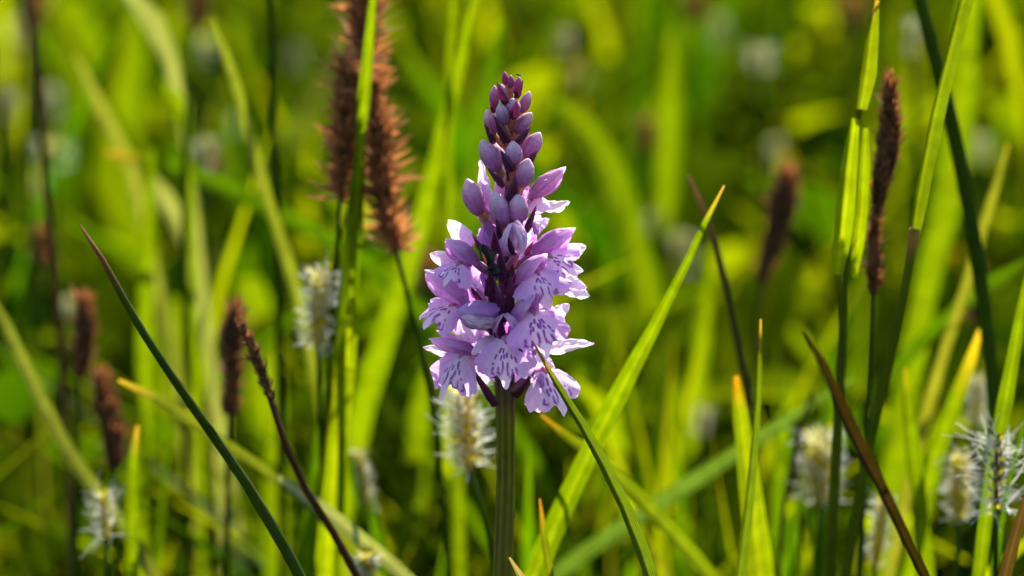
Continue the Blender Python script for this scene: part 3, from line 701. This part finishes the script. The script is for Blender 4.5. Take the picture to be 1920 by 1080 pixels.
def lip(O, T, nrm, ws=1.0, parent=None, reflex=.30, bend=.14, ruffle=.22, seed=0, asym=0.0, notch=None, curl=0.0, pale=0.0):
    "three-lobed lip: broad frilled side lobes, a small pointed middle lobe, violet loops and dashes"
    d, s, n = frame(T - O, nrm); L = (T - O).length; nr, na = 42, 96
    rg = random.Random(seed)
    jit = []
    for sg in (1, -1):
        for st in STROKES:
            if rg.random() < .14: continue
            kx, ky, ox, oy = rg.uniform(.8, 1.25), rg.uniform(.93, 1.07), rg.uniform(-.02, .02), rg.uniform(-.03, .03)
            jit.append([(sg * x * kx + ox, y * ky + oy) for x, y in st])
    inkw = rg.uniform(.014, .021)
    th = np.radians(np.linspace(-110, 110, na)); V = []; xy = []
    for i in range(nr):
        r = .02 + .98 * i / (nr - 1)
        for j, a in enumerate(th):
            R = interp(LA, LR, abs(math.degrees(a)))
            R *= 1 + asym * math.sin(a)
            fr = 1 + (.12 * noise.noise(Vector((a * 4.0, seed * 3.1, 0))) + .07 * noise.noise(Vector((a * 13, seed, 2)))) * r ** 3
            if notch and notch[0] < math.degrees(a) < notch[1]:
                fr *= 1 - notch[2] * math.sin(math.pi * (math.degrees(a) - notch[0]) / (notch[1] - notch[0]))
            x = math.sin(a) * R * r * fr * 1.12; y = math.cos(a) * R * r * fr
            z = -reflex * x * x + bend * math.sin(math.pi * min(1, max(0, y))) - .10 * max(0, y - .75) + ruffle * r ** 3 * (math.sin(a * 5 + seed) * .5 + noise.noise(Vector((a * 3, r * 2, seed + .5))))
            z += .05 * math.exp(-(x / .12) ** 2) * sstep(1, .3, y) - curl * x
            V.append(O + d * (y * L) + s * (x * L * ws) + n * (z * L)); xy.append((x, y))
    xy = np.array(xy); x, y = xy[:, 0], xy[:, 1]
    base = np.array(LIL)[None] * np.ones((len(x), 1)) * np.array([[.98, .98, 1.04]])
    cen = np.exp(-(x / (.24 + .12 * y)) ** 2) * .75 + .1
    base = base * (1 - cen[:, None]) + np.array(LILW)[None] * cen[:, None]
    base = base * (1 - pale) + np.array(LILW)[None] * pale
    dist = np.full(len(x), 9.)
    for st in jit:
        for a, b in zip(st, st[1:]): dist = np.minimum(dist, seg_dist(x, y, a, b))
    wob = np.array([noise.noise(Vector((a * 18, b * 18, seed))) for a, b in xy])
    pig = 1 - np.clip((dist - inkw - .007 * wob) / .013, 0, 1)
    ink = np.array([.20, .015, .33])
    C = base * (1 - .9 * pig[:, None]) + ink[None] * (.9 * pig[:, None])
    vein = 1 + .03 * np.sin(np.arctan2(x, y + .05) * 34 + wob * 2)
    C = C * vein[:, None]
    return mesh_obj('lip', V, grid_faces(nr, na), C, M['petal'], parent, [(a * .5 + .5, b) for a, b in xy])

def ovary(B, T, w, name='flower', c0=(.20, .09, .05), c1=(.30, .10, .22), parent=None):
    mid = B.lerp(T, .5) - UPV * ((T - B).length * .10)
    P, Wd = catmull([B, mid, T], [w * PX * .35, w * PX * .5, w * PX * .42], 14)
    V, F, C, U = tube_geo(P, Wd, c0, 12, .10, 3, lambda t, a: tuple(x * (1 + .25 * math.cos(3 * a + t * 5)) for x in lerp(c0, c1, t)))
    return mesh_obj(name, V, F, C, M['bract'], parent if parent is not None else orchid, U)

def bract(B, T, w, parent=None, c0=(.05, .008, .035), c1=(.085, .010, .055), nrm=None, cup=.9, bend=.08):
    return petal(B, T, w, nrm if nrm is not None else Vector((0, -1, .35)), 'bract', parent if parent is not None else orchid, cup=cup, bend=bend, c0=c0, c1=c1, shape='bract', mat='bract', ruffle=.02, vein=.25, nu=16, nv=9)

def axis_pt(py, dy=0):
    x = interp([p[1] for p in AXIS], [p[0] for p in AXIS], py); return q(x, py, dy)

# buds: base, tip, width, depth(mm) of base and tip, pinkness
BUDS = [((948, 160), (946, 134), 13, -1, -1, 1.0), ((957, 165), (958, 141), 14, -3, -3, 1.0), ((968, 180), (974, 144), 18, -1.5, -1.5, .85),
        ((927, 204), (927, 160), 18, -1, -1, .6), ((949, 192), (936, 156), 20, -4, -4.5, .7), ((978, 212), (993, 171), 20, 0, 0, .45), ((964, 218), (961, 184), 26, -4.5, -5.5, .5),
        ((946, 236), (937, 193), 24, -5.5, -6, .25), ((925, 256), (913, 205), 23, -1.5, -2, .35), ((966, 250), (997, 211), 27, -3.5, -4, .45),
        ((984, 296), (1013, 248), 32, -1, -1.5, .55), ((936, 322), (902, 262), 35, -3.5, -4.5, .3), ((965, 310), (961, 264), 31, -6, -7, .2), ((977, 350), (991, 297), 34, -5, -6.5, .35),
        ((900, 404), (875, 335), 38, -2, -3, .5), ((946, 424), (927, 358), 37, -7, -8.5, .3), ((974, 418), (970, 364), 37, -7, -8.5, .4)]
for i, (b, t, w, yb, yt, pk) in enumerate(BUDS):
    c1 = lerp((.42, .20, .38), (.30, .05, .19), pk); c2 = lerp((.70, .48, .58), (.36, .04, .18), max(0, pk - .35) * 1.5)
    big = i > 9
    c0b = (.15, .012, .08) if not big else (.26, .04, .20)
    if big: c1 = lerp(c1, (.48, .21, .50), .5); c2 = lerp(c2, (.72, .52, .72), .4)
    Bp = q(b[0], b[1], yb)
    o = bud(Bp, q(t[0], t[1], yt), w, parent=orchid, c0=c0b, c1=c1, c2=c2, seed=i * 1.7)
    ap = axis_pt(b[1] + 26, 0)
    ovary(ap, Bp.lerp(q(t[0], t[1], yt), .1), w * .5, name='ovary', parent=o, c0=(.16, .07, .03), c1=(.42, .20, .10))
for b, t, w, y0, y1 in [((952, 268), (926, 216), 20, -5, -6.5), ((966, 272), (996, 238), 16, -4, -5), ((961, 322), (938, 280), 20, -6.5, -7.5), ((928, 270), (908, 232), 14, -2, -4),
        ((927, 212), (921, 186), 12, -2, -3), ((950, 196), (932, 154), 17, -5, -6.5), ((960, 224), (970, 188), 18, -6, -8), ((968, 184), (981, 149), 13, -2, -3.2), ((948, 158), (945, 133), 9, -2, -2),
        ((990, 306), (1008, 282), 14, -2, -3.5), ((946, 350), (912, 314), 15, -4, -6), ((958, 378), (966, 326), 26, -7, -8), ((986, 436), (1007, 382), 14, -6, -9), ((925, 262), (912, 240), 12, -3, -4),
        ((944, 415), (955, 376), 16, -6, -7), ((940, 450), (930, 408), 14, -7, -8), ((912, 484), (884, 438), 14, -7, -10), ((930, 478), (926, 432), 18, -6, -9), ((912, 556), (914, 519), 10, -9, -11),
        ((952, 545), (962, 494), 26, -8, -11), ((962, 552), (988, 530), 14, -7, -9), ((938, 590), (908, 520), 22, -6, -9), ((950, 600), (940, 545), 24, -8, -9), ((930, 640), (908, 600), 12, -8, -10),
        ((960, 480), (950, 440), 16, -8, -10), ((908, 575), (880, 535), 16, -4, -7), ((930, 762), (879, 682), 17, -1, -4), ((965, 745), (1000, 700), 16, 0, -2), ((985, 480), (1000, 452), 12, -3, -4),
        ((948, 604), (928, 530), 20, -10.5, -12), ((954, 588), (958, 512), 20, -10.5, -12.5), ((944, 528), (936, 458), 20, -10, -12), ((928, 552), (914, 496), 16, -10, -12), ((944, 640), (936, 590), 14, -10, -12)]:
    bract(q(b[0], b[1], y0 - 1), q(t[0], t[1], y1 - 1), w * 1.35)

def flower(b_ov, hood=None, lp=None, sepals=(), seed=0, ov_w=18, label=None, hood_kw=None, side=0.0):
    "one open flower: ovary (the part) carrying hood, lip, spreading sepals, spur and column"
    hb, ht, hw, hyb, hyt = hood
    HB, HT = q(hb[0], hb[1], hyb), q(ht[0], ht[1], hyt)
    fo = ovary(b_ov, HB, ov_w)
    if label: fo['label'] = label
    kw = dict(c0=(.40, .09, .40), c1=(.55, .24, .58), c2=(.78, .52, .78), mat='petal'); kw.update(hood_kw or {})
    od = Vector((side * .3, -.35, -1)).normalized()
    bud(HB, HT, hw * .86, name='hood', parent=fo, open_dir=od, open_a=kw.pop('open_a', .75), seed=seed * 2.3, nv=40, **kw)
    d_, s_, n_ = frame(HT - HB, -od); R_ = hw * PX * .5; L_ = (HT - HB).length
    for sg in (-1, 1):       # the two inner petals hug the hood and show their free edges
        petal(HB + s_ * (sg * R_ * .55) + n_ * (R_ * .15), HT + d_ * (L_ * (.02 + .05 * sg)) + s_ * (sg * R_ * .30) + n_ * (R_ * .05), hw * .80, n_ * .45 + s_ * sg, parent=fo, cup=.8, bend=.17,
              c0=lerp(kw['c0'], kw['c1'], .5), c1=kw['c2'], ruffle=.06, seed=seed * 5.1 + sg)
    for (sb, st, sw, y0, y1, *rest) in sepals:
        kk = rest[0] if rest else {}
        petal(q(sb[0], sb[1], y0), q(st[0], st[1], y1), sw, kk.pop('n', Vector((side * .5, -.8, .45))), name='sepal', parent=fo, seed=seed * 3.3 + sw, **kk)
    if lp:
        o_, t_, y0, y1, nrm, kk = lp
        O, T = q(o_[0], o_[1], y0), q(t_[0], t_[1], y1)
        lip(O, T, Vector(nrm), parent=fo, seed=seed, **kk)
        # spur behind the lip, column in the throat
        P, Wd = catmull([O + Vector((0, .0005, 0)), O + Vector((-side * .001, .0035, -.0012)), O + Vector((-side * .002, .006, -.004))], [.0011, .0009, .0005], 9)
        V, F, C, U = tube_geo(P, Wd, LIL, 10); mesh_obj('spur', V, F, C, M['petal'], fo, U)
        up_ = (O - T).normalized(); P = [O + up_ * (.0012 - .0006 * k) + Vector(nrm).normalized() * (.0002 * k) for k in range(4)]
        V, F, C, U = tube_geo(P, [.0003, .0005, .0004, .0002], (.45, .16, .30), 8); mesh_obj('column', V, F, C, M['bract'], fo, U)
    return fo

N1 = Vector
flower(axis_pt(520, -3), ((892, 494), (836, 452), 46, -6, -8), ((862, 496), (832, 541), -8, -10.5, (-.55, -.70, .45), dict(ws=1.15, reflex=.35)),
       [((884, 462), (840, 412), 40, -1, -1, dict(c0=LIL, c1=LILW, cup=.5)), ((856, 496), (806, 476), 34, -4, -4, dict(c1=LILW)), ((905, 470), (918, 405), 30, -2, -1, dict(c0=VIO, c1=LIL))], seed=1, side=-1)
flower(axis_pt(600, -3), ((878, 572), (798, 512), 50, -4, -6), ((848, 574), (792, 622), -6, -9, (-.55, -.72, .42), dict(ws=.95, notch=(-62, -38, .35), reflex=.3)),
       [((850, 575), (806, 562), 22, -1, 0, dict(c1=LILW))], seed=2, side=-1, hood_kw=dict(c0=(.46, .18, .50), c1=(.60, .36, .66)))
flower(axis_pt(625, -4), ((938, 594), (858, 584), 58, -9, -14), None, [((905, 600), (870, 520), 30, -5, -4, dict(c0=VIO, c1=LIL)), ((935, 560), (902, 512), 28, -6, -7, dict(c0=VIO, c1=(.46, .2, .62))), ((935, 625), (905, 590), 26, -7, -9, dict(c0=VIO, c1=LIL)), ((936, 576), (858, 586), 34, -13, -16.5, dict(c0=(.46, .16, .52), c1=(.62, .38, .70), n=Vector((-.2, -.7, .7)), cup=.7)), ((930, 606), (866, 594), 26, -13, -16, dict(c0=(.66, .42, .62), c1=LILW, n=Vector((-.2, -.9, -.2)), cup=.6))],
       seed=3, side=-.6, ov_w=16, hood_kw=dict(open_a=.3, c0=(.42, .13, .46), c1=(.56, .30, .62), c2=(.66, .44, .72)))
flower(axis_pt(500, -2), ((1000, 476), (1073, 431), 46, -4, -5), ((1030, 482), (1082, 520), -7, -8, (.45, -.78, .42), dict(ws=1.2, reflex=.3)),
       [((1040, 482), (1099, 462), 38, -3, -3, dict(c0=LILW, c1=LILW)), ((985, 470), (996, 425), 22, 2, 2, dict(c0=LILW, c1=LILW)), ((985, 485), (1005, 440), 24, -1, -2, dict(c0=VIO, c1=LIL))], seed=4, side=1)
flower(axis_pt(560, -4), ((972, 530), (1020, 480), 44, -9, -12), ((1008, 512), (1030, 578), -11, -13.5, (.25, -.92, .3), dict(ws=1.12, asym=.05)),
       [((1035, 520), (1100, 540), 34, -6, -5, dict(c0=LILW, c1=LILW)), ((1040, 528), (1105, 556), 36, -5, -4, dict(c0=LILW, c1=LILW)), ((1038, 500), (1094, 508), 30, -5, -4, dict(c0=LILW, c1=LILW))], seed=5, side=.7)
flower(axis_pt(640, -4), ((966, 606), (1004, 556), 44, -10, -14), ((1000, 588), (1024, 676), -12, -15, (.22, -.93, .28), dict(ws=.98, asym=-.04)),
       [((1005, 585), (1060, 605), 54, -8, -7, dict(c0=PNK, c1=LILW)), ((1022, 655), (1114, 643), 30, -6, -6, dict(c0=LILW, c1=LILW, shape='lance')), ((1030, 600), (1068, 570), 30, -5, -4, dict(c0=LILW, c1=LILW)), ((1005, 665), (1040, 690), 26, -6, -5, dict(c0=LILW, c1=LILW))], seed=6, side=.6)
flower(axis_pt(690, -4), ((951, 636), (944, 592), 46, -8, -15), ((949, 640), (948, 729), -13.5, -15, (-.02, -.97, .3), dict(ws=.9)),
       [((926, 630), (884, 664), 25, -10, -13, dict(c0=(.6, .42, .66), c1=LILW)), ((968, 634), (1000, 655), 24, -10, -11, dict(c0=LIL, c1=LILW))], seed=7)
flower(axis_pt(712, -2), ((896, 664), (808, 638), 32, -5, -8), ((866, 668), (834, 756), -8, -10.5, (-.5, -.80, .3), dict(ws=.74, notch=(2, 14, .3))),
       [((870, 668), (793, 651), 24, -3, -3, dict(c0=LILW, c1=LILW)), ((884, 652), (818, 620), 20, -4, -6, dict(c0=PNK, c1=LIL)), ((888, 650), (866, 600), 22, -5, -6, dict(c0=LIL, c1=LILW)), ((905, 680), (866, 672), 18, -5, -7.5, dict(c0=PNK, c1=LILW))], seed=8, side=-.8)
flower(axis_pt(735, 0), ((990, 704), (1024, 694), 20, -2, -3), ((1022, 698), (1060, 780), -4, -6, (.15, -.75, .55), dict(ws=.85, ruffle=.2, reflex=.6, curl=.15, pale=.4)),
       [((985, 692), (1020, 712), 22, -2, -3, dict(c0=LILW, c1=LILW)), ((1010, 700), (1034, 770), 20, -5, -6, dict(c0=(.5, .3, .6), c1=(.2, .05, .32)))], seed=9, side=1, label='drooping crumpled lowest flower')
flower(axis_pt(400, -1), ((996, 370), (1055, 317), 38, -2, -4), None, [((984, 378), (1032, 388), 44, -2, -3, dict(c0=PNK, c1=LILW)), ((1008, 384), (1069, 379), 26, -2, -4, dict(c0=LILW, c1=LILW, bend=-.15)), ((975, 392), (992, 350), 30, -3, -3, dict(c0=PNK, c1=LIL))],
       seed=10, side=1, hood_kw=dict(open_a=.4, c0=(.40, .10, .34), c1=(.56, .27, .54), c2=(.74, .5, .70)))
flower(axis_pt(500, -4), ((966, 478), (962, 418), 46, -9, -13), None, [((950, 480), (940, 440), 24, -7, -8, dict(c0=VIO, c1=LIL))], seed=11, hood_kw=dict(open_a=.5, c0=(.70, .55, .72), c1=(.66, .48, .70), c2=(.80, .66, .82)))
# half-hidden pink petals behind the middle buds and the flowers on the far side of the spike
flower(axis_pt(420, 1), ((915, 402), (890, 352), 34, 3, 3), None, [((920, 392), (902, 300), 26, 0, 1, dict(c0=PNK, c1=LILW)), ((930, 400), (905, 342), 30, -1, 0, dict(c0=PNK, c1=LILW)), ((940, 470), (898, 385), 34, -2, -1, dict(c0=VIO, c1=(.5, .22, .5))), ((936, 350), (944, 305), 24, -3, -2, dict(c0=PNK, c1=LILW))], seed=12, side=-1)
for i, (x, y, s_) in enumerate([(930, 470, -1), (985, 440, 1), (905, 560, -1), (1000, 545, 1), (950, 600, 0), (925, 660, -1), (985, 660, 1)]):
    flower(axis_pt(y + 30, 3), ((x, y + 10), (x + 25 * s_, y - 36), 42, 6, 11), ((x + 8 * s_, y + 14), (x + 18 * s_, y + 74), 10, 13, (s_ * .4, .8, .3), dict(ws=.9)),
           [((x, y), (x + 40 * s_ + 5, y - 30), 26, 6, 9, dict(c0=LILW, c1=LILW)), ((x, y), (x - 20, y - 40), 26, 6, 9, dict(c0=LIL, c1=LILW))], seed=20 + i, side=s_)
for i, (x, y) in enumerate([(945, 210), (972, 240), (938, 280), (975, 325), (945, 345)]):
    bud(q(x, y + 40, 4), q(x + (x - 957) * .6, y - 15, 6), 30, parent=orchid, seed=60 + i); bract(q(x, y + 52, 5), q(x, y, 8), 16, nrm=Vector((0, 1, .3)))
# long spotted leaves clasping the stem near the ground
for i, (az, L, z0) in enumerate([(200, .10, .10), (20, .12, .06), (130, .14, .035), (300, .14, .02), (80, .08, .14)]):
    a = math.radians(az); B = Vector((q(946, 1085).x, 0, z0)); T = B + Vector((math.cos(a) * L * .75, math.sin(a) * L * .75, L * .28))
    petal(B, T, 190, Vector((-math.cos(a) * .5, -math.sin(a) * .5, 1)), 'leaf', orchid, cup=.6, bend=.18, c0=(.07, .11, .02), c1=(.09, .14, .02), shape='lance', mat='leaf', nu=24, nv=11)

# ---------------------------------------------------------------- insects on the orchid
def insect_body(P, R, mat, parent, name='body', ns=12):
    P, R = catmull(P, R, 20); V, F, C, U = tube_geo(P, R, (.01, .01, .01), ns); return mesh_obj(name, V, F, C, M[mat], parent, U)

def beetle():
    pts = [(903, 458), (908, 468), (914, 481), (918, 490), (920, 495), (924, 502), (926, 506), (930, 513), (932, 517)]
    P = [q(x, y, -15 - i * .1) for i, (x, y) in enumerate(pts)]
    root = empty('beetle', P[4], 'narrow black beetle with an orange stripe clinging to the purple flower axis', 'beetle')
    insect_body(P, [r * PX for r in (4, 10, 13, 11, 7, 12, 7, 10, 5)], 'black', root)
    d, s, n = frame(P[0] - P[3], TOCAM)
    for sg in (-1, 1):
        A = P[3] + n * .0011 + s * (sg * .0004); B = P[0] + s * (sg * .0003) + n * .0008
        petal(A, B, 12, n + s * sg * .8, 'wing_case', root, cup=.9, bend=.10, c0=(.01, .01, .012), c1=(.01, .01, .012), shape='ovate', mat='bract', ruffle=0).data.materials[0] = M['black']
    sx_ = -1 if s.x > 0 else 1
    A = P[3] + s * (sx_ * .0007) + n * .0018; B = P[1] + s * (sx_ * .0006) + n * .0016
    st = petal(A, B, 5, n, 'stripe', root, cup=.2, bend=.10, shape='lance', ruffle=0); st.data.materials[0] = M['orange']
    for k, (i, L) in enumerate([(3, 1), (5, 1), (6, .9)]):
        for sg in (-1, 1):
            a = P[i]; b = a + s * (sg * .0012 * L) + n * .0003 + d * (.0006 * (1 - k)); c = b + s * (sg * .0006) - n * .0011 + d * (.0006 - .0009 * k); e = c + s * (sg * .0005) - d * .0004
            V, F, C, U = tube_geo([a, b, c, e], [.00016, .00014, .0001, .00005], (0, 0, 0), 6); mesh_obj('leg', V, F, C, M['black'], root, U)
    for sg in (-1, 1):
        a = P[8]; Q = [a, a - d * .001 + s * (sg * .0009) + n * .0005, a - d * .0014 + s * (sg * .0022) + n * .0004]
        V, F, C, U = tube_geo(Q, [.00011, .00009, .00005], (0, 0, 0), 6); mesh_obj('antenna', V, F, C, M['black'], root, U)
beetle()

def tiny_fly(c, d2, sc, mm, label, name, wings=True):
    P0 = q(c[0], c[1], mm); P1 = q(c[0] + d2[0], c[1] + d2[1], mm); v = P1 - P0
    root = empty(name, P0, label, 'insect')
    insect_body([P0, P0.lerp(P1, .3), P0.lerp(P1, .55), P0.lerp(P1, .65), P0.lerp(P1, .85), P1], [sc * .1, sc * .28, sc * .22, sc * .3, sc * .24, sc * .08], 'black', root, ns=8)
    d, s, n = frame(v, UPV)
    if wings:
        for sg in (-1, 1):
            w = petal(P0.lerp(P1, .6) + n * sc * .2, P0 - d * sc * .5 + s * (sg * sc * .8) + n * sc * .6, sc / PX * .8, n, 'wing', root, cup=.1, bend=.03, ruffle=0, nu=8, nv=5); w.data.materials[0] = M['wing']
    for k in range(3):
        for sg in (-1, 1):
            a = P0.lerp(P1, .45 + .15 * k); b = a + s * (sg * sc * .5) + n * sc * .15 + d * (k - 1) * sc * .2; e = b + s * (sg * sc * .3) - n * sc * .6 + d * (k - 1) * sc * .2
            V, F, C, U = tube_geo([a, b, e], [sc * .05, sc * .045, sc * .02], (0, 0, 0), 5); mesh_obj('leg', V, F, C, M['black'], root, U)
tiny_fly((977, 141), (-9, -2), .0006, -1.5, 'tiny black fly perched on the very tip of the flower spike', 'tiny_fly')
tiny_fly((981, 660), (-9, -6), .0006, -16, 'tiny dark bug sitting on the lip of the central flower', 'tiny_bug', wings=False)
